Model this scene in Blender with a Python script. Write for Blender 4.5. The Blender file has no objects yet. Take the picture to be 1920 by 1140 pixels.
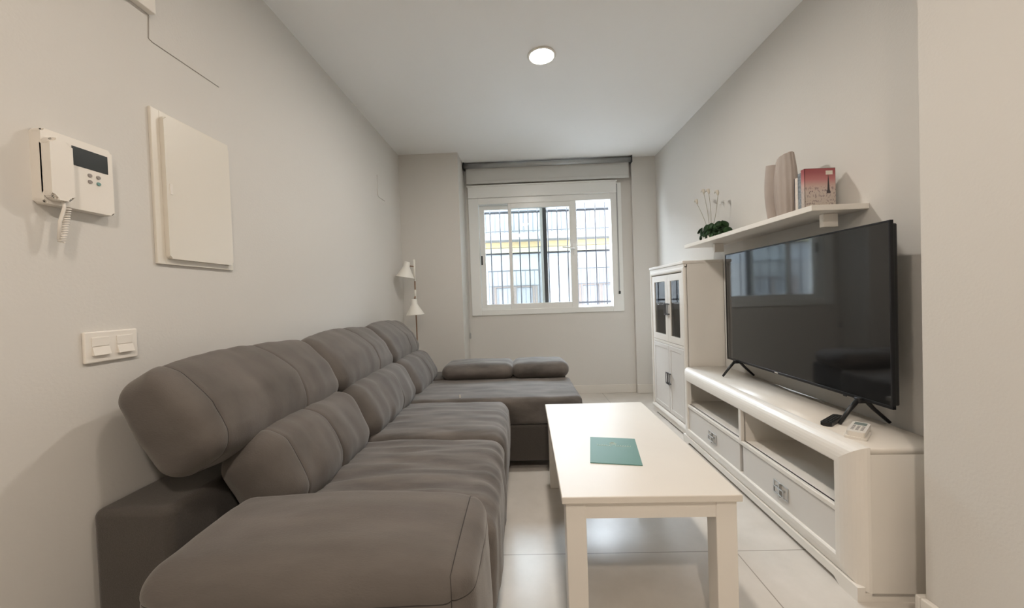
import bpy, bmesh, math, random
from mathutils import Vector, Matrix, noise
random.seed(4)
PI = math.pi
sc = bpy.context.scene
C = sc.collection

# ---------------------------------------------------------------- materials
def mat(name, col, rough=.5, metal=0., var=0., vscale=8., bump=0., bscale=200., spec=.5, sheen=0., coat=0., stretch=None, emit=None, es=0.):
    m = bpy.data.materials.new(name); m.use_nodes = True
    nt = m.node_tree; b = nt.nodes['Principled BSDF']
    b.inputs['Base Color'].default_value = (*col, 1)
    b.inputs['Roughness'].default_value = rough
    b.inputs['Metallic'].default_value = metal
    b.inputs['Specular IOR Level'].default_value = spec
    if sheen:
        b.inputs['Sheen Weight'].default_value = sheen
        b.inputs['Sheen Roughness'].default_value = .45
        b.inputs['Sheen Tint'].default_value = (.9, .88, .85, 1)
    if coat:
        b.inputs['Coat Weight'].default_value = coat
        b.inputs['Coat Roughness'].default_value = .12
    if emit:
        b.inputs['Emission Color'].default_value = (*emit, 1)
        b.inputs['Emission Strength'].default_value = es
    tc = nt.nodes.new('ShaderNodeTexCoord'); src = tc.outputs['Object']
    if stretch:
        mp = nt.nodes.new('ShaderNodeMapping'); mp.inputs['Scale'].default_value = stretch
        nt.links.new(src, mp.inputs['Vector']); src = mp.outputs['Vector']
    if var:
        n = nt.nodes.new('ShaderNodeTexNoise'); n.inputs['Scale'].default_value = vscale
        n.inputs['Detail'].default_value = 5; n.inputs['Roughness'].default_value = .55
        nt.links.new(src, n.inputs['Vector'])
        r = nt.nodes.new('ShaderNodeValToRGB')
        r.color_ramp.elements[0].position = .3; r.color_ramp.elements[1].position = .7
        r.color_ramp.elements[0].color = (*[c*(1-var) for c in col], 1)
        r.color_ramp.elements[1].color = (*[min(1, c*(1+var)) for c in col], 1)
        nt.links.new(n.outputs['Fac'], r.inputs['Fac']); nt.links.new(r.outputs['Color'], b.inputs['Base Color'])
    if bump:
        n2 = nt.nodes.new('ShaderNodeTexNoise'); n2.inputs['Scale'].default_value = bscale
        n2.inputs['Detail'].default_value = 3
        nt.links.new(src, n2.inputs['Vector'])
        bp = nt.nodes.new('ShaderNodeBump'); bp.inputs['Strength'].default_value = bump; bp.inputs['Distance'].default_value = .002
        nt.links.new(n2.outputs['Fac'], bp.inputs['Height']); nt.links.new(bp.outputs['Normal'], b.inputs['Normal'])
    return m

M = {}
M['wall'] = mat('wall_paint', (.66, .64, .605), .75, bump=.25, bscale=120, spec=.3)
M['ceil'] = mat('ceiling_paint', (.86, .86, .85), .8, spec=.2)
M['base'] = mat('baseboard_white', (.72, .69, .64), .35)
M['suede'] = mat('suede_grey', (.118, .104, .094), .8, var=.38, vscale=9, bump=.35, bscale=260, spec=.25, sheen=.25, stretch=(.5, 1.9, 1))
M['suede_smooth'] = mat('suede_grey_smooth', (.118, .104, .094), .8, var=.2, vscale=6, bump=.35, bscale=260, spec=.25, sheen=.25, stretch=(.5, 1.9, 1))
M['suede_side'] = mat('suede_grey_coarse_shaded', (.078, .069, .062), .85, var=.10, vscale=220, bump=.5, bscale=400, spec=.2, sheen=.3)  # same suede, coarser grain, with the shade of upright faces put into colour
M['seam'] = mat('dark_seam_thread', (.035, .03, .028), .9)
M['foot'] = mat('black_plastic_foot', (.01, .01, .01), .4)
M['lac'] = mat('white_lacquer', (.80, .765, .71), .34, var=.02, vscale=3, bump=.06, bscale=60, stretch=(1, .15, 1), coat=.15)
M['tabletop'] = mat('white_table_lacquer', (.72, .68, .62), .33, var=.02, vscale=4, bump=.05, bscale=40, spec=.4)
M['drawer'] = mat('pale_grey_front', (.70, .675, .64), .4, var=.015, vscale=3)
M['steel'] = mat('brushed_steel', (.55, .55, .54), .28, metal=1)
M['darksteel'] = mat('dark_steel', (.16, .16, .17), .35, metal=.8)
M['black'] = mat('black_plastic', (.012, .012, .013), .35)
M['screen'] = mat('tv_glass', (.006, .0065, .007), .05, spec=1.0, coat=.3)
M['bezel'] = mat('tv_bezel', (.02, .02, .022), .3, metal=.4)
M['plastic'] = mat('white_plastic', (.80, .76, .70), .3)
M['cream'] = mat('cream_plastic', (.74, .70, .625), .35)
M['lcd'] = mat('lcd_grey', (.035, .04, .04), .25)
M['lcdl'] = mat('lcd_light', (.22, .26, .24), .3)
M['btn'] = mat('button_grey', (.30, .27, .25), .4)
M['linegrey'] = mat('line_grey', (.36, .34, .31), .8)
M['btng'] = mat('button_teal', (.16, .30, .28), .4)
M['pvc'] = mat('window_pvc', (.82, .83, .81), .3)
M['darkgrey'] = mat('dark_grey', (.03, .032, .035), .6)
M['blind'] = mat('blind_fabric', (.62, .62, .60), .85, bump=.3, bscale=500)
M['alu'] = mat('grey_aluminium', (.45, .46, .46), .4, metal=.6)
M['iron'] = mat('grille_iron', (.05, .05, .06), .5, metal=.3)
M['facade'] = mat('facade_render', (.080, .080, .079), .9, var=.04, vscale=2)
M['yellow'] = mat('yellow_band', (.135, .095, .045), .9, var=.05, vscale=3)
M['paleyellow'] = mat('pale_yellow_band', (.125, .112, .066), .9)
M['palegrey'] = mat('pale_grey_render', (.076, .080, .083), .9, var=.06, vscale=2)
M['brown'] = mat('brown_wood', (.032, .019, .012), .6, var=.2, vscale=6)
M['curtain'] = mat('net_curtain', (.065, .065, .068), .9)
M['darkglass'] = mat('far_dark_glass', (.08, .09, .10), .1)
M['rail'] = mat('far_railing', (.018, .019, .022), .5, metal=.3)
M['asphalt'] = mat('street_asphalt', (.22, .22, .22), .9, var=.1, vscale=5)
M['teal'] = mat('teal_card', (.095, .215, .182), .45)
M['print'] = mat('pale_print', (.50, .60, .56), .5)
M['brass'] = mat('brown_metal', (.28, .17, .11), .4, metal=.6)
M['shade'] = mat('white_shade', (.80, .78, .72), .4)
M['leaf'] = mat('dark_leaf', (.018, .065, .012), .45, var=.5, vscale=40)
M['stem'] = mat('pale_stem', (.28, .25, .16), .6)
M['petal'] = mat('cream_petal', (.55, .50, .42), .6)
M['pot'] = mat('white_pot', (.75, .72, .66), .4)
M['vase'] = mat('taupe_ceramic', (.42, .365, .33), .6, var=.12, vscale=15, stretch=(1, 1, .3))
M['paper'] = mat('page_paper', (.75, .70, .62), .8)
M['bookw'] = mat('cream_book', (.70, .64, .58), .6, var=.08, vscale=60)
M['bookd'] = mat('dark_book_edge', (.06, .05, .055), .6)
M['bookb'] = mat('grey_blue_book', (.22, .25, .28), .6, var=.4, vscale=90)

def glass_mat():
    m = bpy.data.materials.new('window_glass'); m.use_nodes = True; nt = m.node_tree
    nt.nodes.clear(); o = nt.nodes.new('ShaderNodeOutputMaterial')
    t = nt.nodes.new('ShaderNodeBsdfTransparent'); t.inputs[0].default_value = (.93, .95, .95, 1)
    g = nt.nodes.new('ShaderNodeBsdfGlossy'); g.inputs['Roughness'].default_value = .02
    f = nt.nodes.new('ShaderNodeFresnel'); f.inputs['IOR'].default_value = 1.5
    mx = nt.nodes.new('ShaderNodeMixShader')
    nt.links.new(f.outputs[0], mx.inputs[0]); nt.links.new(t.outputs[0], mx.inputs[1]); nt.links.new(g.outputs[0], mx.inputs[2])
    nt.links.new(mx.outputs[0], o.inputs[0]); return m
M['glass'] = glass_mat()

def floor_mat():
    m = mat('floor_tile', (.6, .56, .5), .25, spec=.5)
    nt = m.node_tree; b = nt.nodes['Principled BSDF']
    tc = nt.nodes.new('ShaderNodeTexCoord')
    n = nt.nodes.new('ShaderNodeTexNoise'); n.inputs['Scale'].default_value = 3.5; n.inputs['Detail'].default_value = 8; n.inputs['Roughness'].default_value = .62
    nt.links.new(tc.outputs['Object'], n.inputs['Vector'])
    r = nt.nodes.new('ShaderNodeValToRGB'); r.color_ramp.elements[0].position = .3; r.color_ramp.elements[1].position = .72
    r.color_ramp.elements[0].color = (.54, .505, .455, 1); r.color_ramp.elements[1].color = (.66, .62, .57, 1)
    nt.links.new(n.outputs['Fac'], r.inputs['Fac'])
    mp = nt.nodes.new('ShaderNodeMapping'); mp.inputs['Location'].default_value = (.16, .47, 0)
    nt.links.new(tc.outputs['Object'], mp.inputs['Vector'])
    br = nt.nodes.new('ShaderNodeTexBrick'); br.offset = 0; br.squash = 1
    br.inputs['Scale'].default_value = 1; br.inputs['Mortar Size'].default_value = .0022; br.inputs['Mortar Smooth'].default_value = .1
    br.inputs['Brick Width'].default_value = 1.0; br.inputs['Row Height'].default_value = 1.0
    nt.links.new(mp.outputs['Vector'], br.inputs['Vector'])
    br.inputs['Mortar'].default_value = (.30, .27, .23, 1)
    nt.links.new(r.outputs['Color'], br.inputs['Color1']); nt.links.new(r.outputs['Color'], br.inputs['Color2'])
    nt.links.new(br.outputs['Color'], b.inputs['Base Color'])
    n3 = nt.nodes.new('ShaderNodeTexNoise'); n3.inputs['Scale'].default_value = 5; n3.inputs['Detail'].default_value = 2
    nt.links.new(tc.outputs['Object'], n3.inputs['Vector'])
    mr = nt.nodes.new('ShaderNodeMapRange'); mr.inputs['To Min'].default_value = .25; mr.inputs['To Max'].default_value = .35
    nt.links.new(n3.outputs['Fac'], mr.inputs['Value']); nt.links.new(mr.outputs[0], b.inputs['Roughness'])
    return m
M['floor'] = floor_mat()

def cover_mat():
    # printed book cover: red sky fading to cream with dark skyline blots
    m = mat('printed_cover', (.5, .2, .2), .35)
    nt = m.node_tree; b = nt.nodes['Principled BSDF']
    tc = nt.nodes.new('ShaderNodeTexCoord'); sp = nt.nodes.new('ShaderNodeSeparateXYZ'); nt.links.new(tc.outputs['Generated'], sp.inputs[0])
    r = nt.nodes.new('ShaderNodeValToRGB'); e = r.color_ramp.elements
    e[0].position = 0; e[0].color = (.52, .46, .40, 1); e[1].position = 1; e[1].color = (.33, .075, .085, 1)
    for p, c in ((.45, (.56, .48, .43)), (.58, (.58, .42, .38)), (.74, (.50, .20, .20)), (.9, (.36, .10, .11))):
        x = e.new(p); x.color = (*c, 1)
    nt.links.new(sp.outputs['Z'], r.inputs['Fac'])
    n = nt.nodes.new('ShaderNodeTexNoise'); n.inputs['Scale'].default_value = 16; n.inputs['Detail'].default_value = 4
    nt.links.new(tc.outputs['Generated'], n.inputs['Vector'])
    band = nt.nodes.new('ShaderNodeValToRGB'); be = band.color_ramp.elements
    be[0].position = .05; be[0].color = (.55,)*3 + (1,); be[1].position = 1; be[1].color = (0, 0, 0, 1)
    for p, v in ((.38, .45), (.46, .9), (.56, .3), (.62, 0)):
        x = be.new(p); x.color = (v, v, v, 1)
    nt.links.new(sp.outputs['Z'], band.inputs['Fac'])
    th = nt.nodes.new('ShaderNodeMath'); th.operation = 'GREATER_THAN'; th.inputs[1].default_value = .56
    nt.links.new(n.outputs['Fac'], th.inputs[0])
    mu = nt.nodes.new('ShaderNodeMath'); mu.operation = 'MULTIPLY'
    nt.links.new(th.outputs[0], mu.inputs[0]); nt.links.new(band.outputs['Color'], mu.inputs[1])
    mx = nt.nodes.new('ShaderNodeMixRGB'); mx.inputs['Color2'].default_value = (.10, .05, .08, 1)
    nt.links.new(mu.outputs[0], mx.inputs['Fac']); nt.links.new(r.outputs['Color'], mx.inputs['Color1'])
    nt.links.new(mx.outputs['Color'], b.inputs['Base Color'])
    return m
M['cover'] = cover_mat()

# ---------------------------------------------------------------- object helpers
def obj(name, bm, m, parent=None, smooth=False, world=None):
    me = bpy.data.meshes.new(name); bmesh.ops.recalc_face_normals(bm, faces=bm.faces[:]); bm.to_mesh(me); bm.free()
    if isinstance(m, str): m = M[m]
    me.materials.append(m)
    if any(p.material_index == 1 for p in me.polygons): me.materials.append(M['seam'])
    if smooth:
        for p in me.polygons: p.use_smooth = True
    o = bpy.data.objects.new(name, me); C.objects.link(o)
    if parent: o.parent = parent
    return o
def thing(name, label, cat, loc=(0, 0, 0), rotz=0, group=None):
    o = bpy.data.objects.new(name, None); o.empty_display_size = .1; C.objects.link(o)
    o.location = loc; o.rotation_euler = (0, 0, rotz)
    o['label'] = label; o['category'] = cat
    if group: o['group'] = group
    return o
def tag(o, label, cat, group=None):
    o['label'] = label; o['category'] = cat
    if group: o['group'] = group
    return o
def struct(name, bm, m, parent=None, smooth=False, label=None):
    o = obj(name, bm, m, parent, smooth)
    if not parent: o['kind'] = 'structure'
    if label: o['label'] = label
    return o

def nb(): return bmesh.new()
def box(bm, x0, x1, y0, y1, z0, z1, bev=0, seg=2):
    r = bmesh.ops.create_cube(bm, size=1)
    vs = r['verts']
    for v in vs:
        v.co = Vector(((x0+x1)/2+v.co.x*(x1-x0), (y0+y1)/2+v.co.y*(y1-y0), (z0+z1)/2+v.co.z*(z1-z0)))
    if bev:
        es = list({e for v in vs for e in v.link_edges})
        bmesh.ops.bevel(bm, geom=es, offset=bev, segments=seg, affect='EDGES', profile=.5)
    return bm
def B(*a, **k): return box(nb(), *a, **k)
def tube(bm, pts, r, n=8, closed=False, caps=True):
    pts = [Vector(p) for p in pts]; rings = []
    N = len(pts); rr = r if isinstance(r, (list, tuple)) else [r]*N
    up = None
    for i, p in enumerate(pts):
        if closed: t = (pts[(i+1) % N]-pts[i-1]).normalized()
        else: t = (pts[min(i+1, N-1)]-pts[max(i-1, 0)]).normalized()
        if up is None:
            up = Vector((0, 0, 1)) if abs(t.z) < .9 else Vector((1, 0, 0))
        a = t.cross(up).normalized(); up = a.cross(t).normalized()
        rings.append([bm.verts.new(p+(a*math.cos(2*PI*k/n)+up*math.sin(2*PI*k/n))*rr[i]) for k in range(n)])
    for i in range(N if closed else N-1):
        A, D = rings[i], rings[(i+1) % N]
        for k in range(n): bm.faces.new((A[k], A[(k+1) % n], D[(k+1) % n], D[k]))
    if caps and not closed:
        bm.faces.new(rings[0][::-1]); bm.faces.new(rings[-1])
    return bm
def lathe(bm, prof, n=32, cx=0, cy=0):
    rings = [[bm.verts.new((cx+r*math.cos(2*PI*k/n), cy+r*math.sin(2*PI*k/n), z)) for k in range(n)] for r, z in prof]
    for i in range(len(rings)-1):
        for k in range(n): bm.faces.new((rings[i][k], rings[i][(k+1) % n], rings[i+1][(k+1) % n], rings[i+1][k]))
    return bm
def xform(bm, mtx):
    bmesh.ops.transform(bm, matrix=mtx, verts=bm.verts[:]); return bm
def prism(bm, poly, axis, a, b, bev=0):
    """poly: list of 2D points; extruded along axis (0,1,2) from a to b; 2D coords fill the other axes in order"""
    def mk(p, t):
        c = [p[0], p[1]]; c.insert(axis, t); return bm.verts.new(c)
    A = [mk(p, a) for p in poly]; D = [mk(p, b) for p in poly]; n = len(poly)
    bm.faces.new(A); bm.faces.new(D[::-1])
    for i in range(n): bm.faces.new((A[i], D[i], D[(i+1) % n], A[(i+1) % n]))
    if bev: bmesh.ops.bevel(bm, geom=bm.edges[:], offset=bev, segments=2, affect='EDGES')
    return bm
def rrect(w, h, r, n=5, cx=0, cy=0):
    pts = []
    for q, (sx, sy) in enumerate(((1, 1), (-1, 1), (-1, -1), (1, -1))):
        for k in range(n+1):
            a = PI/2*q + PI/2*k/n
            pts.append((cx+sx*(w/2-r)+r*math.cos(a), cy+sy*(h/2-r)+r*math.sin(a)))
    return pts

def pillow(x0, x1, y0, y1, z0, z1, r=.04, bulge=(0, 0, 0), seams=(), top_amp=.0, side_amp=.0, seed=0, cell=.016, fine=.0012, tsc=(3, 20), taper=0, mtx=None):
    bm = nb(); lo = Vector((x0, y0, z0)); hi = Vector((x1, y1, z1)); mid = (lo+hi)/2; half = (hi-lo)/2
    off = Vector((seed*13.1, seed*7.7, seed*3.3))
    def ease(t, h):   # more samples near rounded ends
        return t
    def place(q):
        c = Vector([min(max(q[i], lo[i]+r), hi[i]-r) for i in range(3)])
        d = q-c
        nrm = d.normalized() if d.length > 1e-9 else Vector((0, 0, 1))
        p = c+nrm*r
        s = [(p[i]-mid[i])/half[i] for i in range(3)]
        out = p.copy()
        for i in range(3):
            j, k = (i+1) % 3, (i+2) % 3
            out[i] += bulge[i]*s[i]*max(0, 1-s[j]**2)*max(0, 1-s[k]**2)
        w = 0
        for (ax, pos, dep) in seams:
            dd = abs(p[ax]-pos)
            w -= dep*math.exp(-(dd/.004)**2) + dep*.8*math.exp(-(dd/.04)**2)
            pk = math.exp(-(dd/.05)**2)
            w += pk*.0022*noise.noise(Vector((p.x*30, p.z*30, p.y*9))+off)
        e = 1
        w += top_amp*abs(nrm.z)*(noise.noise(Vector((p.x*tsc[0], p.y*tsc[1], seed*3)))+.5*noise.noise(Vector((p.x*tsc[0]*2.3, p.y*tsc[1]*1.9, seed*5+9))))*e
        w += side_amp*abs(nrm.x)*(noise.noise(Vector((p.z*3.5, p.y*13, seed*2+4)))+.4*noise.noise(Vector((p.z*8, p.y*26, seed*2+1))))
        w += side_amp*abs(nrm.y)*noise.noise(Vector((p.z*8, p.x*8, seed*2+4)))
        w += fine*noise.noise(p*14+off) + fine*2.5*noise.noise(p*4+off)
        return out+nrm*w
    def samples(a, b):
        n = max(2, round((b-a-2*r)/cell)); k = 6
        L = [a+r*(1-math.tan(PI/4*(1-i/k))) for i in range(k)]   # even arc over the rounding
        Mi = [a+r+(b-a-2*r)*i/n for i in range(n+1)]
        R_ = [b-r*(1-math.tan(PI/4*(i/k))) if False else b-r+r*math.tan(PI/4*i/k) for i in range(1, k+1)]
        return L+Mi+R_
    S = [samples(lo[i], hi[i]) for i in range(3)]
    for (ax, pos, dep) in seams:
        for dlt in (-.02, -.012, -.006, -.003, -.0013, .0013, .003, .006, .012, .02): S[ax].append(pos+dlt)
        S[ax] = [v for v in sorted(set(S[ax])) if abs(v-pos) <= .0201 and round(abs(v-pos), 5) in (.02, .012, .006, .003, .0013) or abs(v-pos) > .0205]
    for ax in range(3):
        j, k = (ax+1) % 3, (ax+2) % 3
        for side in (lo[ax], hi[ax]):
            G = []
            for a in S[j]:
                row = []
                for b in S[k]:
                    q = Vector((0, 0, 0)); q[ax] = side; q[j] = a; q[k] = b
                    vv = bm.verts.new(place(q)); row.append(vv)
                G.append(row)
            for a in range(len(G)-1):
                for b in range(len(G[0])-1):
                    f_ = bm.faces.new((G[a][b], G[a+1][b], G[a+1][b+1], G[a][b+1]))
                    for (sx_, pos, dep) in seams:
                        if sx_ == j and abs((S[j][a]+S[j][a+1])/2-pos) < .0006 or sx_ == k and abs((S[k][b]+S[k][b+1])/2-pos) < .0006: f_.material_index = 1
    bmesh.ops.remove_doubles(bm, verts=bm.verts[:], dist=.0004)
    if taper:
        for v in bm.verts:
            if v.co.x > 0 and v.co.z > 0: v.co.x *= 1-taper*min(1, v.co.z/hi.z)
    if mtx: xform(bm, mtx)
    return bm

# ---------------------------------------------------------------- dimensions (metres; camera above the origin, looking along +Y)
XL, XR, CEIL = -1.16, 1.455, 2.5
YB = 4.04            # window wall
YC = 3.66            # face of the pier on the left
XC = -.575           # right side of that pier
XN, YN = 1.232, 1.18 # near wall return on the right
YK = -2.6            # wall behind the camera
T = .15

# ---------------------------------------------------------------- room shell
struct('floor', B(XL-T, XR+T, YK-T, YB+.26, -.1, 0), 'floor')
struct('ceiling', B(XL-T, XR+T, YK-T, YB+.26, CEIL, CEIL+.12), 'ceil')
struct('wall_left', B(XL-T, XL, YK-T, YB+.26, 0, CEIL), 'wall')
struct('wall_right', B(XR, XR+T, YN-.2, YB+.26, 0, CEIL), 'wall')
struct('wall_right_near', B(XN, XR+T, YK-T, YN, 0, CEIL), 'wall')
struct('wall_behind', B(XL, XN, YK-T, YK, 0, CEIL), 'wall')
struct('wall_left_pier', B(XL, XC, YC, YB, 0, CEIL), 'wall')
struct('wall_right_pier', B(1.205, XR, 3.99, YB, 0, CEIL), 'wall')
OX0, OX1, OZ0, OZ1 = -.50, 1.07, .90, 2.24
bm = nb()
box(bm, XL, OX0, YB, YB+.26, 0, CEIL); box(bm, OX1, XR, YB, YB+.26, 0, CEIL)
box(bm, OX0, OX1, YB, YB+.26, 0, OZ0); box(bm, OX0, OX1, YB, YB+.26, OZ1, CEIL)
struct('wall_far', bm, 'wall')
def bb(name, *a):
    struct(name, B(*a, bev=.003), 'base')
bb('baseboard_far', XC+.001, 1.204, YB-.014, YB, 0, .09)
bb('baseboard_far_right', 1.205, XR-.015, 3.975, 3.989, 0, .095)
bb('baseboard_right', XR-.014, XR, YN+.03, 3.975, 0, .09)
bb('baseboard_left', XL, XL+.014, YK, YC, 0, .09)
bm = nb(); box(bm, XN-.02, XN, YK, YN, 0, .087, bev=.004); box(bm, XN-.02, XR, YN, YN+.016, 0, .087, bev=.004)
struct('baseboard_near', bm, 'base')

# ---------------------------------------------------------------- window
def frame_ring(bm, x0, x1, z0, z1, y0, y1, l, r, b, t, bev=.004):
    box(bm, x0, x0+l, y0, y1, z0, z1, bev=bev); box(bm, x1-r, x1, y0, y1, z0, z1, bev=bev)
    box(bm, x0+l-.001, x1-r+.001, y0, y1, z0, z0+b, bev=bev); box(bm, x0+l-.001, x1-r+.001, y0, y1, z1-t, z1, bev=bev)
    return bm
win = bpy.data.objects.new('window_1', None); C.objects.link(win); win['kind'] = 'structure'
win['label'] = 'white sliding window with open right side above the chaise'
bm = nb()
box(bm, -.535, -.43, 4.02, 4.12, .88, 2.14, bev=.004); box(bm, .985, 1.10, 4.02, 4.12, .88, 2.25, bev=.004)
box(bm, -.43, .985, 4.025, 4.12, .88, .94, bev=.004); box(bm, -.43, .985, 4.02, 4.12, 2.075, 2.14, bev=.004)
box(bm, -.43, .985, 4.06, 4.075, .94, .955)
obj('window_frame', bm, 'pvc', win)
bm = B(-.535, 1.045, 4.00, 4.14, 2.14, 2.26, bev=.006); box(bm, -.545, 1.055, 3.995, 4.03, 2.255, 2.275, bev=.004)
obj('shutter_box', bm, 'pvc', win)
bm = B(1.046, 1.058, 4.012, 4.021, 1.09, 2.235); obj('strap', bm, 'alu', win)
bm = B(1.043, 1.062, 4.004, 4.02, 1.065, 1.095, bev=.003); obj('strap_stop', bm, 'black', win)
# left sash slides behind the middle one
bm = frame_ring(nb(), -.428, .262, .945, 2.072, 4.085, 4.115, .055, .03, .05, .045)
sl = obj('sash', bm, 'pvc', win)
obj('glass', B(-.374, .233, 4.097, 4.103, .994, 2.028), 'glass', sl)
obj('edge_strip', B(.262, .302, 4.083, 4.116, .945, 2.072, bev=.002), 'darkgrey', sl)  # right stile of the left sash, coloured dark grey
obj('sash_latch', B(-.421, -.405, 4.072, 4.088, 1.43, 1.53, bev=.004), 'darkgrey', sl)
bm = frame_ring(nb(), -.112, .618, .93, 2.098, 4.03, 4.066, .035, .072, .068, .075)
sm_ = obj('sash', bm, 'pvc', win)
obj('glass', B(-.078, .548, 4.045, 4.051, .996, 2.025), 'glass', sm_)
bm = B(.572, .598, 4.018, 4.032, 1.50, 1.62, bev=.004); tube(bm, [(.585, 4.02, 1.565), (.585, 3.995, 1.565), (.50, 3.99, 1.58), (.46, 3.99, 1.582)], .008)
obj('sash_handle', bm, 'pvc', sm_, True)

# iron grille outside
gr = thing('window_grille', 'dark iron bar grille fixed outside the white sliding window', 'grille', (0, 4.36, 0))
xs = [-.555, -.445, -.331, -.216, -.10, .005, .112, .219, .335, .447, .56, .667, .773, .886, .999, 1.11]
for x in xs:
    obj('bar', tube(nb(), [(x, 0, .86), (x, 0, 2.3)], .0075, 8), 'iron', gr, True)
for z in (.98, 1.575, 2.05):
    obj('crossbar', B(-.6, 1.15, -.004, .004, z-.010, z+.010), 'iron', gr)

# roller blind
rb = thing('roller_blind', 'grey roller blind rolled up under the ceiling above the window', 'blind', (0, 3.96, 2.5))
bm = tube(nb(), [(-.555, 0, -.035), (1.19, 0, -.035)], .026, 20); obj('roller', bm, 'alu', rb, True)
obj('fabric', B(-.54, 1.175, .022, .026, -.19, -.035), 'blind', rb)
obj('bottom_bar', B(-.54, 1.175, .012, .032, -.215, -.188, bev=.004), 'blind', rb)
for x in (-.565, 1.19): obj('bracket', B(x, x+.012, -.03, .05, -.07, 0, bev=.002), 'darkgrey', rb)
obj('chain', tube(nb(), [(-.558, .02, -.04), (-.558, .02, -1.84)], .0022, 6), 'alu', rb)
obj('chain_stop', B(-.566, -.55, .008, .03, -1.86, -1.80, bev=.004), 'alu', rb)

# ---------------------------------------------------------------- outside: street and the building across
o = struct('ground_street', B(-14, 16, YB+.27, 10, -.9, -.8), 'asphalt')
bl = thing('opposite_building', 'white building across the street with a yellow band and barred windows', 'building', (0, 10, -.8))
Z = .8
bm = B(-12, 14, 0, .4, 0, 5.2); obj('wall', bm, 'facade', bl)
obj('yellow_band', B(-12, 14, -.12, .0, Z+2.38, Z+2.52), 'yellow', bl)
obj('cornice', B(-12, 14, -.08, .0, Z+2.24, Z+2.38, bev=.02), 'paleyellow', bl)
obj('balcony_slab', B(-12, 14, -.55, 0, Z+2.52, Z+2.68), 'facade', bl)
obj('lower_wall_strip', B(-12, .70, -.02, 0, Z+1.76, Z+2.12), 'palegrey', bl)
bm = nb()
tube(bm, [(-6, -.52, Z+3.24), (8, -.52, Z+3.24)], .025, 6); tube(bm, [(-6, -.52, Z+2.74), (8, -.52, Z+2.74)], .015, 6)
for i in range(118): tube(bm, [(-6+i*.12, -.52, Z+2.70), (-6+i*.12, -.52, Z+3.24)], .015, 5)
obj('balcony_railing', bm, 'rail', bl)
obj('upper_shutter', B(-1.6, -.2, -.03, 0, Z+2.7, Z+4.9), 'palegrey', bl)
obj('upper_shutter', B(1.5, 2.9, -.03, 0, Z+2.7, Z+4.9), 'palegrey', bl)
obj('door_panel', B(.72, 1.33, -.05, 0, 0, Z+2.12, bev=.01), 'facade', bl)
for x0, x1 in ((-4.2, -3.0), (-.78, .44), (1.52, 2.7), (4.2, 5.4)):
    w = obj('window', frame_ring(nb(), x0, x1, Z+.2, Z+1.38, -.06, .0, .13, .13, .10, .06, bev=.006), 'brown', bl)
    obj('pane', B(x0+.12, x1-.12, -.03, -.01, Z+.28, Z+1.34), 'curtain', w)
    obj('window_mullion', B((x0+x1)/2-.05, (x0+x1)/2+.05, -.065, -.02, Z+.28, Z+1.34), 'brown', w)
    bm = nb()
    for i in range(12): 
        x = x0-.05+(x1-x0+.1)*i/11; tube(bm, [(x, -.22, Z+.15), (x, -.22, Z+1.78)], .010, 5)
    for z in (Z+.5, Z+1.36, Z+1.76): tube(bm, [(x0-.06, -.22, z), (x1+.06, -.22, z)], .012, 5)
    obj('window_bars', bm, 'rail', w)
obj('drainpipe', tube(nb(), [(.58, -.06, 0), (.58, -.06, Z+2.5)], .04, 10), 'palegrey', bl)
cb = obj('street_cable', tube(nb(), [(-12, 9.55, 2.2), (0, 9.55, 2.14), (14, 9.55, 2.22)], .012, 6), 'darkgrey')
tag(cb, 'thin black cable strung along the white building below its yellow band', 'cable')

# ---------------------------------------------------------------- downlights
def downlight(x, y, label, strength, col):
    t = thing('ceiling_light', label, 'light', (x, y, CEIL), 0, 'round recessed ceiling lights')
    bm = lathe(nb(), [(.070, 0), (.084, 0), (.086, -.003), (.082, -.007), (.071, -.008), (.068, -.004)], 40)
    obj('trim_ring', bm, 'base', t, True)
    bm = nb(); bmesh.ops.create_circle(bm, cap_ends=True, radius=.069, segments=40); xform(bm, Matrix.Translation((0, 0, -.004)))
    obj('diffuser', bm, mat('led_diffuser', (1, 1, 1), .5, emit=col, es=strength), t)
    return t
downlight(.171, 2.253, 'round recessed ceiling light glowing in the middle of the ceiling', 345, (1.0, .95, .88))
downlight(.12, .72, 'round recessed ceiling light above where the picture is taken', 190, (1.0, .87, .75))
downlight(.05, -.60, 'round recessed ceiling light behind where the picture is taken', 560, (1.0, .87, .75))

# ---------------------------------------------------------------- sofa
sofa = thing('chaise_sofa', 'dark grey suede corner sofa with chaise and tilting headrests along left wall', 'sofa', (0, 0, 0))
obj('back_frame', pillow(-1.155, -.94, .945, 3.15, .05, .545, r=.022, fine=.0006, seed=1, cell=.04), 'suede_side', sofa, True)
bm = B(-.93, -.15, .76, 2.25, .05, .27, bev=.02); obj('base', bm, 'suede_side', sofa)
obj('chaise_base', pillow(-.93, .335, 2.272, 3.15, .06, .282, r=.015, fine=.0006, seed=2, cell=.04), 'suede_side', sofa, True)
obj('armrest', pillow(-.80, -.115, .70, 1.035, .06, .545, r=.055, bulge=(.02, .01, .03), seams=[(0, -.152, .003), (2, .482, .0012)], top_amp=.003, side_amp=.002, seed=3, fine=.002), 'suede_smooth', sofa, True)
obj('seat_cushion', pillow(-.76, -.10, 1.03, 1.662, .12, .448, r=.06, bulge=(.012, .004, .018), top_amp=.015, side_amp=.009, seed=4, tsc=(2.2, 17)), 'suede', sofa, True)
obj('seat_cushion', pillow(-.76, -.10, 1.664, 2.262, .12, .448, r=.06, bulge=(.012, .004, .016), top_amp=.010, side_amp=.009, seed=5, tsc=(2.0, 19)), 'suede', sofa, True)
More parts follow.
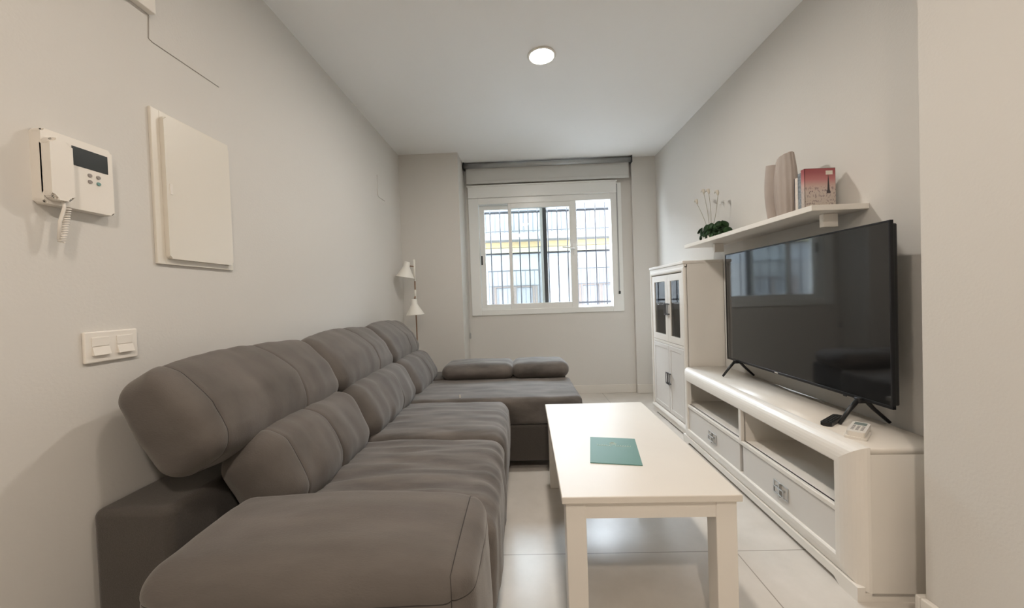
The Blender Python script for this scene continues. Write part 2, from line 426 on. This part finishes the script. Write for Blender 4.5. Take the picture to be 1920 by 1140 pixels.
obj('chaise_cushion', pillow(-.90, .35, 2.266, 2.84, .284, .452, r=.03, bulge=(.006, .004, .012), top_amp=.003, side_amp=.001, seed=6, tsc=(4, 8)), 'suede', sofa, True)
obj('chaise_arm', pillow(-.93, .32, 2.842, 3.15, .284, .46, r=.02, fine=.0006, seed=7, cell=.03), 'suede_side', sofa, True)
tilt = math.radians(29)
def tilted(cx, cz): return Matrix.Translation((cx, 0, cz)) @ Matrix.Rotation(-tilt, 4, 'Y')
mods = [(.957, 1.672, (1.018, 1.385)), (1.674, 2.382, (2.10,)), (2.384, 3.00, (2.715, 2.88))]
for i, (a, b, ss) in enumerate(mods):
    obj('headrest', pillow(-.10, .10, a, b, -.145, .155, r=.058, bulge=(.028, .012, .026), taper=.42, seams=[(1, s, .004) for s in ss],
                           top_amp=.003, side_amp=.0055, seed=10+i, fine=.0022, mtx=tilted(-.962, .762)), 'suede_smooth', sofa, True)
    obj('back_cushion', pillow(-.10, .10, a+(.12 if i == 0 else .01), b-.005, -.135, .145, r=.075, bulge=(.03, .016, .015), seams=[(1, s-.02+(.155 if s < 1.1 else 0), .004) for s in ss],
                               top_amp=.003, side_amp=.010, seed=20+i, fine=.0025, mtx=tilted(-.812, .530)), 'suede_smooth', sofa, True)
for a, b in ((-.62, -.083), (-.081, .335)):
    obj('arm_pillow', pillow(a, b, 2.80, 3.12, .448, .566, r=.052, bulge=(.015, .02, .012), top_amp=.003, side_amp=.003, seed=int(30+a*10), tsc=(6, 8)), 'suede', sofa, True)
obj('care_tag', B(-.405, -.397, 2.30, 2.302, .452, .475), 'plastic', sofa)
for x, y in ((-1.1, 1.0), (-.85, .8), (-.2, .8), (-.2, 2.2), (.27, 2.33), (.27, 3.08), (-1.1, 3.08)):
    obj('foot', lathe(nb(), [(0, 0), (.022, 0), (.026, .07), (0, .07)], 16, x, y), 'foot', sofa, True)

# ---------------------------------------------------------------- coffee table
ct = thing('coffee_table', 'white lacquered rectangular coffee table in front of the grey sofa', 'table', (.103, 1.137, 0), math.radians(-.7))
W, L = .545, .994
obj('tabletop', B(0, W, 0, L, .428, .45, bev=.003), 'tabletop', ct)
bm = nb(); g = .012
box(bm, g+.06, W-g-.06, g+.003, g+.023, .375, .428); box(bm, g+.06, W-g-.06, L-g-.023, L-g-.003, .375, .428)
box(bm, g+.003, g+.023, g+.06, L-g-.06, .375, .428); box(bm, W-g-.023, W-g-.003, g+.06, L-g-.06, .375, .428)
obj('apron', bm, 'lac', ct)
for x in (g, W-g-.063):
    for y in (g, L-g-.063):
        obj('leg', B(x, x+.063, y, y+.063, 0, .428, bev=.003), 'lac', ct)

# brochure
br = thing('brochure', 'teal square brochure with pale script print lying on the coffee table', 'brochure', (.346, 1.474, .4502), math.radians(-10.5))
obj('cover', B(-.092, .092, -.125, .125, 0, .003), 'teal', br)
bm = nb()
for k in range(2):
    x0 = -.066 if k == 0 else .008
    n = 46; pts = []
    for i in range(n):
        t = i/(n-1)
        pts.append((x0+t*.058+.0026*math.cos(t*38+k), .040+.0042*math.sin(t*38+k)+(.006 if (i in (1, 2)) else 0), .0032))
    tube(bm, pts, .0011, 4)
obj('script_print', bm, 'print', br)
bm = nb()
for a in (0, 1, 2):
    tube(bm, [(-.002+(.012-.003*a)*math.cos(t*PI/8), .064+(.010-.003*a)*math.sin(t*PI/8), .0032) for t in range(16)], .0008, 4, closed=True)
tube(bm, [(-.016, .064, .0032), (-.014, .052, .0032), (.010, .052, .0032), (.012, .064, .0032)], .0008, 4)
obj('emblem_print', bm, 'print', br)

# ---------------------------------------------------------------- TV console
def moulded_front(bm, y0, y1, z0, z1, prof):
    """sweep prof [(inset, depth)] round the rectangle y0..y1, z0..z1 with mitred corners; depth is +x"""
    loops = []
    for u, d in prof:
        loops.append([bm.verts.new((d, y, z)) for y, z in ((y0+u, z0+u*.9), (y1-u, z0+u*.9), (y1-u, z1-u*.9), (y0+u, z1-u*.9))])
    for a, b in zip(loops, loops[1:]):
        for k in range(4): bm.faces.new((a[k], a[(k+1) % 4], b[(k+1) % 4], b[k]))
    return bm
def arc_prof(w, d, n=9, back=.03):
    p = []
    for i in range(n+1):
        a = PI/2*i/n; p.append((w*(1-math.cos(a)), d*(1-math.sin(a))))
    p += [(w+.006, 0), (w+.012, .004), (w+.012, back)]
    return p
def handle_plate(parent, y, z, x=0.):
    """square-cornered plate with a rectangular bail on it"""
    bm = frame_ring(nb(), -.049, .049, -.031, .031, -.003, 0, .006, .006, .006, .006, bev=.001)
    frame_ring(bm, -.034, .034, -.020, .012, -.014, -.009, .005, .005, .005, .005, bev=.001)
    box(bm, -.028, -.022, -.010, -.001, .004, .012); box(bm, .022, .028, -.010, -.001, .004, .012); box(bm, -.003, .003, -.011, -.001, -.03, .03)
    xform(bm, Matrix.Translation((x, y, z)) @ Matrix.Rotation(-PI/2, 4, 'Z'))
    return obj('handle', bm, 'steel', parent)

tc = thing('tv_console', 'low white television console with two open niches and two drawers', 'tv stand', (1.095, 1.268, 0), math.radians(-1.35))
D, LL, H = .31, 1.43, .525
def conX(bm): return bm
bm = nb()
box(bm, .0515, D, .0, .02, .02, H-.024); box(bm, .0515, D, LL-.02, LL, .02, H-.024)      # sides
box(bm, D-.012, D, .02, LL-.02, .03, H-.02)                                            # back
box(bm, .02, D-.012, .02, LL-.02, .262, .282)                                         # shelf between niches and drawers
box(bm, .02, D-.012, .685, .707, .282, H-.03)                                         # divider
box(bm, .03, D-.012, .02, LL-.02, .05, .07)
box(bm, .004, .03, .08, LL-.08, .262, .282, bev=.003)
box(bm, .004, .03, .685, .707, .275, .46, bev=.002)
obj('body', bm, 'lac', tc)
obj('top_panel', B(.0515, D, .0, LL, H-.024, H), 'tabletop', tc)
bm = moulded_front(nb(), -.001, LL+.001, .03, H, arc_prof(.078, .052)); obj('moulded_frame', bm, 'lac', tc, False)
for p in tc.children[-1].data.polygons: p.use_smooth = True
bm = nb()
pl = [(.0, 0), (.0, .05), (LL, .05), (LL, 0), (LL-.075, 0), (LL-.10, .018), (.10, .018), (.075, 0)]
prism(bm, pl, 0, .004, .030); box(bm, .030, D, 0, .02, 0, .03); box(bm, .030, D, LL-.02, LL, 0, .03); box(bm, .04, .05, .02, LL-.02, .012, .03)
obj('plinth', bm, 'lac', tc)
for a, b in ((.094, .682), (.710, 1.338)):
    dr = obj('drawer', B(.010, .028, a, b, .107, .259, bev=.002), 'drawer', tc)
    handle_plate(dr, (a+b)/2 + (.0 if a < .5 else -.02), .178, .010)

# ---------------------------------------------------------------- display cabinet
cab = thing('display_cabinet', 'tall white cabinet with two glazed doors above two solid doors', 'cabinet', (1.168, 2.712, 0), 0)
D, LL, H = .284, .70, 1.288
bm = nb()
box(bm, .02, D, 0, .018, .02, H-.02, bev=.001); box(bm, .02, D, LL-.018, LL, .02, H-.02); box(bm, D-.01, D, .018, LL-.018, .03, H-.02)
box(bm, .02, D-.01, .018, LL-.018, .64, .66); box(bm, .03, D-.02, .018, LL-.018, .93, .945); box(bm, .03, D-.01, .018, LL-.018, .06, .08)
box(bm, .008, .03, .03, LL-.03, .64, .664, bev=.003)
obj('body', bm, 'lac', cab)
bm = B(-.004, D, -.002, LL+.002, H-.022, H, bev=.004); box(bm, .002, .03, .0, LL, H-.05, H-.021, bev=.003); obj('top_panel', bm, 'lac', cab)
bm = moulded_front(nb(), 0, LL, .035, H-.04, [(0, .024), (0, .010), (.004, .003), (.012, 0), (.028, 0), (.036, .004), (.040, .012), (.040, .03)])
obj('moulded_frame', bm, 'lac', cab)
for p in cab.children[-1].data.polygons: p.use_smooth = False
bm = nb(); prof = [(.02, .03)]+[(-.018*math.sin(PI*i/8)+.012, .036+.05*i/8) for i in range(9)]+[(.02, .09)]
prism(bm, prof, 1, 0.0, LL)
obj('base_moulding', bm, 'lac', cab)
bm = nb(); prism(bm, [(0, 0), (0, .036), (LL, .036), (LL, 0), (LL-.07, 0), (LL-.09, .012), (.09, .012), (.07, 0)], 0, .006, .024)
box(bm, .024, D, 0, .018, 0, .03); box(bm, .024, D, LL-.018, LL, 0, .03); obj('plinth', bm, 'lac', cab)
def strip_ring(bm, y0, y1, z0, z1, x0, x1, w, bev=.002):
    box(bm, x0, x1, y0, y0+w, z0, z1, bev=bev); box(bm, x0, x1, y1-w, y1, z0, z1, bev=bev)
    box(bm, x0, x1, y0+w-.001, y1-w+.001, z0, z0+w, bev=bev); box(bm, x0, x1, y0+w-.001, y1-w+.001, z1-w, z1, bev=bev); return bm
def pull(parent, y, z):
    bm = frame_ring(nb(), -.017, .017, -.048, .048, -.018, -.013, .005, .005, .006, .006, bev=.001)
    box(bm, -.014, .014, -.014, 0, .036, .044); box(bm, -.014, .014, -.014, 0, -.044, -.036)
    xform(bm, Matrix.Translation((.006, y, z)) @ Matrix.Rotation(-PI/2, 4, 'Z'))
    obj('handle', bm, 'darksteel', parent)
for a, b, hy in ((.042, .312, .295), (.316, .658, .334)):
    pass
ym = .318
for a, b, hy in ((.042, ym-.001, ym-.022), (ym+.001, .658, ym+.022)):
    d = obj('glass_door', strip_ring(nb(), a, b, .666, 1.205, .006, .024, .052), 'lac', cab)
    obj('glass', B(.012, .016, a+.05, b-.05, .716, 1.155), 'glass', d)
    pull(d, hy, .93)
    d = obj('door', B(.008, .024, a, b, .092, .638, bev=.002), 'drawer', cab)
    strip_ring(bmx := nb(), a+.002, b-.002, .094, .636, .005, .009, .035, bev=.0015)
    obj('door_moulding', bmx, 'drawer', d)
    pull(d, hy, .37)

# ---------------------------------------------------------------- television
tv = thing('television', 'large flat black television standing on the white console', 'tv', (1.328, 1.912, .525), math.radians(-.9))
hw = .553; zb, zt = .094, .772
obj('cabinet_back', B(.004, .03, -hw+.01, hw-.01, zb+.01, zt-.01, bev=.006), 'black', tv)
obj('rear_housing', B(.03, .07, -.40, .40, zb+.02, .50, bev=.012), 'black', tv)
bm = nb(); w = .007
box(bm, -.006, .006, -hw, -hw+w, zb, zt, bev=.001); box(bm, -.006, .006, hw-w, hw, zb, zt, bev=.001)
box(bm, -.006, .006, -hw, hw, zt-w, zt, bev=.001); box(bm, -.006, .006, -hw, hw, zb, zb+.012, bev=.001)
obj('bezel', bm, 'bezel', tv)
obj('screen', B(-.0035, .004, -hw+w, hw-w, zb+.012, zt-w), 'screen', tv)
obj('logo', B(-.0068, -.0055, .06, .085, zb+.004, zb+.009), 'plastic', tv)
obj('status_light', B(-.009, -.005, -.36, -.345, zb-.004, zb+.002, bev=.001), 'black', tv)
for y in (-.42, .45):
    bm = nb()
    for s in (-1, 1):
        p = [Vector((s*.012, y, zb+.002)), Vector((s*.045, y, zb*.62)), Vector((s*.095, y-.012, .006))]
        tube(bm, p, [.009, .008, .0065], 8)
    box(bm, -.02, .03, y-.012, y+.012, zb-.012, zb+.01, bev=.004)
    obj('stand_leg', bm, 'black', tv, True)

# ---------------------------------------------------------------- wall shelf and what stands on it
sh = thing('wall_shelf', 'long white wall shelf mounted above the television', 'shelf', (1.22, 1.59, 1.385))
obj('board', B(0, .235, 0, 1.215, 0, .024, bev=.002), 'lac', sh)
for y in (.072, .985): obj('bracket', B(.105, .167, y, y+.024, -.058, -.0005, bev=.002), 'lac', sh)
ZS = 1.4092

vs = thing('twisted_vase', 'taupe ribbed ceramic vase with pointed lips beside the books', 'vase', (1.318, 1.90, ZS))
def vase_part(name, cxy, wy, wx, h0, h1, lean, ribs, ph):
    bm = nb(); nz, na = 28, 48; rings = []
    for i in range(nz+1):
        t = i/nz; s = .62+.75*math.sin(PI*(.12+.76*t))*.55
        ring = []
        for k in range(na):
            a = 2*PI*k/na
            ca, sa = math.cos(a), math.sin(a)
            rx = wx*s*(abs(ca)**1.3)*(1 if ca > 0 else -1); ry = wy*s*(abs(sa)**1.3)*(1 if sa > 0 else -1)
            rb_ = 1+ribs*math.cos(a*14+t*1.5)
            top = h0+(h1-h0)*(.5-.5*sa)
            ring.append(bm.verts.new((cxy[0]+rx*rb_, cxy[1]+ry*rb_+lean*t*t, t*top)))
        rings.append(ring)
    for i in range(nz):
        for k in range(na): bm.faces.new((rings[i][k], rings[i][(k+1) % na], rings[i+1][(k+1) % na], rings[i+1][k]))
    bm.faces.new(rings[0][::-1])
    return obj(name, bm, 'vase', vs, True)
vase_part('front_lobe', (0, -.022), .058, .048, .275, .312, .0, .05, 0)
vase_part('rear_lobe', (-.018, .028), .034, .050, .285, .275, .006, .0, 0)

def book(label, y, w, h, dep, cov, face=None, x=1.30, edge=None):
    t = thing('book', label, 'book', (x, y, ZS), 0, 'books leaning at the near end of the wall shelf')
    bm = nb(); c = .002
    box(bm, 0, dep, 0, c, 0, h); box(bm, 0, dep, w-c, w, 0, h); box(bm, 0, c, 0, w, 0, h)
    obj('cover', bm, cov, t)
    obj('pages', B(c, dep-.003, c, w-c, .003, h-.003), 'paper', t)
    if face:
        obj('front_print', B(.001, dep-.001, -.0008, -.0001, .001, h-.001), face, t)
        obj('spine_print', B(-.0008, -.0001, .001, w-.001, .001, h-.001), face, t)
    return t
bk = book('book with a red and cream printed cover facing the near end', 1.712, .022, .188, .135, 'bookd', 'cover', x=1.285)
obj('price_sticker', B(.092, .122, -.0012, -.0008, .158, .176), 'paper', bk)
obj('spire_print', prism(nb(), [(.094, .075), (.112, .075), (.108, .092), (.105, .14), (.103, .158), (.101, .14), (.098, .092)], 1, -.0013, -.0009), 'bookd', bk)
book('slim grey-blue book between the red cover and the dark edged book', 1.736, .022, .178, .125, 'bookb', x=1.288)
book('cream book with a dark edge next to the taupe vase', 1.760, .026, .165, .12, 'bookw', x=1.292)
obj('edge_strip', B(-.001, .0, .0215, .0255, 0, .165), 'bookd', [o for o in C.objects if o.name.startswith('book') and o.type == 'EMPTY'][-1])

pt = thing('potted_plant', 'small dark green round-leaved plant with thin pale flower stems', 'plant', (1.335, 2.615, ZS))
obj('pot', lathe(nb(), [(0, 0), (.030, 0), (.038, .05), (.034, .05), (.03, .045), (0, .045)], 24), 'pot', pt, True)
def leaf(c, r, nrm):
    bm = nb(); R = nrm.to_track_quat('Z', 'Y').to_matrix().to_4x4(); n = 14
    cen = bm.verts.new((0, 0, .0)); rings = []
    for j in (1, 2, 3):
        ring = []
        for k in range(n):
            a = 2*PI*k/n; rr = r*j/3*(1+.05*math.sin(5*a))
            ring.append(bm.verts.new((rr*math.cos(a), rr*math.sin(a), -.35*r*(j/3)**2+.01*r*math.sin(4*a))))
        rings.append(ring)
    for k in range(n):
        bm.faces.new((cen, rings[0][k], rings[0][(k+1) % n]))
        for j in (0, 1): bm.faces.new((rings[j][k], rings[j+1][k], rings[j+1][(k+1) % n], rings[j][(k+1) % n]))
    bmesh.ops.solidify(bm, geom=bm.faces[:], thickness=.0015)
    xform(bm, Matrix.Translation(c) @ R); return bm
random.seed(11)
for i in range(60):
    a = random.uniform(0, 2*PI); rr = random.uniform(.02, .062); zz = random.uniform(.022, .105)
    c = Vector((rr*.9*math.cos(a), (rr*2.9)*math.sin(a), zz))
    n_ = (Vector((math.cos(a)*.9, math.sin(a), random.uniform(.1, .9)))+Vector((-.5, -.3, 0))).normalized()
    obj('leaf', leaf(c, random.uniform(.018, .030), n_), 'leaf', pt, True)
for (ty, tz, tx) in ((.215, .335, -.0), (.13, .385, .01), (.03, .36, -.005), (-.04, .33, .02)):
    b0 = Vector((0, .02+ty*.15, .06)); tip = Vector((tx, ty, tz-.03))
    pts = [b0.lerp(tip, k/8)+Vector((0, -.012*math.sin(k/8*PI), 0)) for k in range(9)]
    s = obj('flower_stem', tube(nb(), pts, .0013, 6), 'stem', pt, True)
    bm = nb(); q = [tip, tip+Vector((0, .003, .015)), tip+Vector((0, .010, .03)), tip+Vector((-.002, .026, .034)), tip+Vector((-.004, .04, .022))]
    tube(bm, q, [.003, .009, .011, .007, .001], 8); obj('flower', bm, 'petal', s, True)
obj('twig', tube(nb(), [(0, -.03, .10), (0, .02, .115), (-.004, .09, .112)], .004, 6), 'leaf', pt, True)

# ---------------------------------------------------------------- remotes
rm = thing('tv_remote', 'slim black remote control on the console by the television leg', 'remote', (1.229, 1.517, .5252), math.radians(34.8))
obj('body', prism(nb(), rrect(.155, .036, .010), 2, 0, .014, bev=.002), 'black', rm)
bm = nb()
for i in range(8):
    for j in range(3): box(bm, -.06+i*.014, -.054+i*.014, -.0115+j*.009, -.0065+j*.009, .0138, .0152)
obj('buttons', bm, 'lcd', rm)
ra = thing('air_conditioner_remote', 'white remote control with small screen at the near end of the console', 'remote', (1.218, 1.388, .5252), math.radians(41))
obj('cradle', prism(nb(), rrect(.10, .062, .006, cx=-.025), 2, 0, .008, bev=.001), 'plastic', ra)
obj('body', prism(nb(), rrect(.140, .050, .010), 2, .008, .026, bev=.002), 'plastic', ra)
obj('display', B(.025, .060, -.017, .017, .0255, .0268), 'lcdl', ra)
bm = nb()
for i in range(4):
    for j in (-1, 0, 1): box(bm, .004-i*.016, .012-i*.016, j*.013-.004, j*.013+.004, .0255, .0268)
obj('buttons', bm, 'btn', ra)

# ---------------------------------------------------------------- left wall: intercom, panel, switch, box, line, plate
ic = thing('video_intercom', 'white video intercom with corded handset and small dark screen', 'intercom', (XL, .9475, 1.425))
# local: x out of wall, y along wall, z up
bm = prism(nb(), rrect(.156, .180, .008), 0, 0, .028, bev=.004); obj('body', bm, 'plastic', ic)
obj('screen', B(.0275, .0292, -.0165, .066, .022, .071, bev=.0008), 'lcd', ic)
for y, z, m_ in ((.021, .006, 'btn'), (.041, .006, 'btn'), (.021, -.011, 'btn'), (.041, -.011, 'btng')):
    bm = nb(); bmesh.ops.create_cone(bm, cap_ends=True, segments=16, radius1=.0052, radius2=.0045, depth=.003)
    xform(bm, Matrix.Translation((.029, y, z)) @ Matrix.Rotation(PI/2, 4, 'Y')); obj('button', bm, m_, ic)
bm = prism(nb(), rrect(.046, .150, .014, cx=-.055, cy=-.006), 0, .024, .050, bev=.006); hs = obj('handset', bm, 'plastic', ic)
pts = [(.040, -.050, -.076), (.040, -.048, -.095), (.032, -.052, -.13), (.03, -.055, -.175)]
obj('cord', tube(nb(), pts, .0035, 8), 'plastic', ic, True)
pts = []
for i in range(150):
    t = i/149; a = t*2*PI*15
    cy_ = -.050+.020*math.sin(t*PI*.55)+.004; cz_ = -.165+.075*t if False else -.170+.072*t
    pts.append((.03+.006*math.cos(a), -.050+.018*t+.006*math.sin(a), -.182+.092*t))
obj('coiled_cord', tube(nb(), pts, .0017, 5), 'plastic', ic, True)

fb = thing('fuse_box', 'cream electrical panel with closed door on the left wall', 'electrical panel', (XL, 1.318, 1.465))
bm = strip_ring(nb(), -.156, .156, -.249, .249, 0, .010, .028, bev=.002); box(bm, 0, .005, -.13, .13, -.225, .225)
obj('frame', bm, 'cream', fb)
d = obj('door', prism(nb(), rrect(.268, .462, .010, cx=.006), 0, .007, .024, bev=.0035), 'cream', fb)
obj('latch', B(.024, .0262, -.118, -.108, -.02, .015, bev=.001), 'plastic', d)

ls = thing('light_switch', 'white double light switch plate above the sofa headrest', 'switch', (XL, 1.019, .974))
obj('plate', B(0, .009, -.068, .068, -.042, .042, bev=.003), 'plastic', ls)
for y in (-.031, .031):
    obj('rocker', B(.009, .0108, y-.021, y+.021, .002, .026, bev=.0006), 'plastic', ls)
    rk = nb(); prism(rk, [(.009, -.022), (.009, 0), (.0115, .0), (.017, -.022)], 1, y-.021, y+.021)
    obj('rocker', rk, 'plastic', ls)

wb = thing('wall_box', 'white slim box high on the left wall above the fuse panel', 'wall box', (XL, 1.06, 2.012))
obj('cover', B(0, .024, -.16, .125, 0, .18, bev=.003), 'plastic', wb)
obj('vent_slot', B(.004, .019, -.10, .06, -.0016, .0008), 'black', wb)
cl = obj('wall_cable', tube(nb(), [(XL+.001, 1.182, 2.011), (XL+.001, 1.178, 1.935), (XL+.001, 1.19, 1.931), (XL+.001, 1.455, 1.935)], .0016, 6), 'linegrey')
tag(cl, 'thin grey line running down and along the left wall from the white box', 'cable')
cp = thing('cover_plate', 'small white cover plate high on the left wall near the far corner', 'cover plate', (XL, 3.165, 2.035))
obj('plate', prism(nb(), rrect(.17, .185, .015), 0, -.001, .006, bev=.002), 'wall', cp)

# ---------------------------------------------------------------- floor lamp in the corner
fl = thing('floor_lamp', 'white two-headed floor lamp in the corner behind the chaise', 'lamp', (-.985, 3.46, 0))
obj('base', lathe(nb(), [(0, 0), (.12, 0), (.12, .012), (.02, .02), (0, .02)], 36), 'shade', fl, True)
obj('pole', tube(nb(), [(0, 0, .015), (0, 0, 1.44)], .006, 10), 'brass', fl, True)
obj('sleeve', tube(nb(), [(0, 0, 1.25), (0, 0, 1.45)], .0095, 12), 'shade', fl, True)
obj('sleeve', tube(nb(), [(0, 0, 1.08), (0, 0, 1.17)], .0095, 12), 'shade', fl, True)
def shade(c, rot):
    bm = lathe(nb(), [(.006, .145), (.022, .145), (.026, .14), (.028, .10), (.040, .078), (.082, .004), (.084, 0), (.080, 0), (.040, .070), (.006, .09)], 32)
    xform(bm, Matrix.Translation(c) @ rot); return obj('lamp_shade', bm, 'shade', fl, True)
s1 = shade((.008, -.055, .937), Matrix.Rotation(math.radians(-3), 4, 'Y'))
s2 = shade((-.075, -.05, 1.285), Matrix.Rotation(math.radians(10), 4, 'Y'))
for s, z, x in ((s1, 1.10, .005), (s2, 1.385, -.04)):
    bm = tube(nb(), [(0, 0, z), (x, -.03, z+.005), (x, -.05, z-.01)], .006, 8); obj('swivel_arm', bm, 'brass', s, True)

# ---------------------------------------------------------------- camera
cam_d = bpy.data.cameras.new('camera'); cam = bpy.data.objects.new('camera', cam_d); C.objects.link(cam)
yaw, pitch, roll = 0.0251557, -0.0185402, 0.0349043
f = Vector((-math.sin(yaw)*math.cos(pitch), math.cos(yaw)*math.cos(pitch), math.sin(pitch)))
r0 = Vector((math.cos(yaw), math.sin(yaw), 0)); d0 = f.cross(r0)
r = r0*math.cos(roll)+d0*math.sin(roll); dn = d0*math.cos(roll)-r0*math.sin(roll)
mw = Matrix.Identity(4)
for i in range(3): mw[i][0] = r[i]; mw[i][1] = -dn[i]; mw[i][2] = -f[i]
mw[2][3] = 1.07
cam.matrix_world = mw
cam_d.sensor_fit = 'HORIZONTAL'; cam_d.sensor_width = 36; cam_d.lens = 36*700/1920; cam_d.clip_start = .02
sc.camera = cam

# ---------------------------------------------------------------- daylight
w = bpy.data.worlds.new('world'); sc.world = w; w.use_nodes = True
bg = w.node_tree.nodes['Background']; bg.inputs['Color'].default_value = (.80, .90, 1.0, 1); bg.inputs['Strength'].default_value = 36
po = bpy.data.lights.new('window_portal', 'AREA'); po.shape = 'RECTANGLE'; po.size = 1.6; po.size_y = 1.4; po.cycles.is_portal = True
poo = bpy.data.objects.new('window_portal', po); C.objects.link(poo); poo.location = (.28, YB+.27, 1.55); poo.rotation_euler = (PI/2, 0, PI)
poo.rotation_euler = (-PI/2, 0, 0)

sc.view_settings.view_transform = 'Standard'; sc.view_settings.look = 'None'
sc.view_settings.exposure = .12; sc.view_settings.gamma = 1; sc.view_settings.use_curve_mapping = False
sc.cycles.max_bounces = 10; sc.cycles.diffuse_bounces = 6
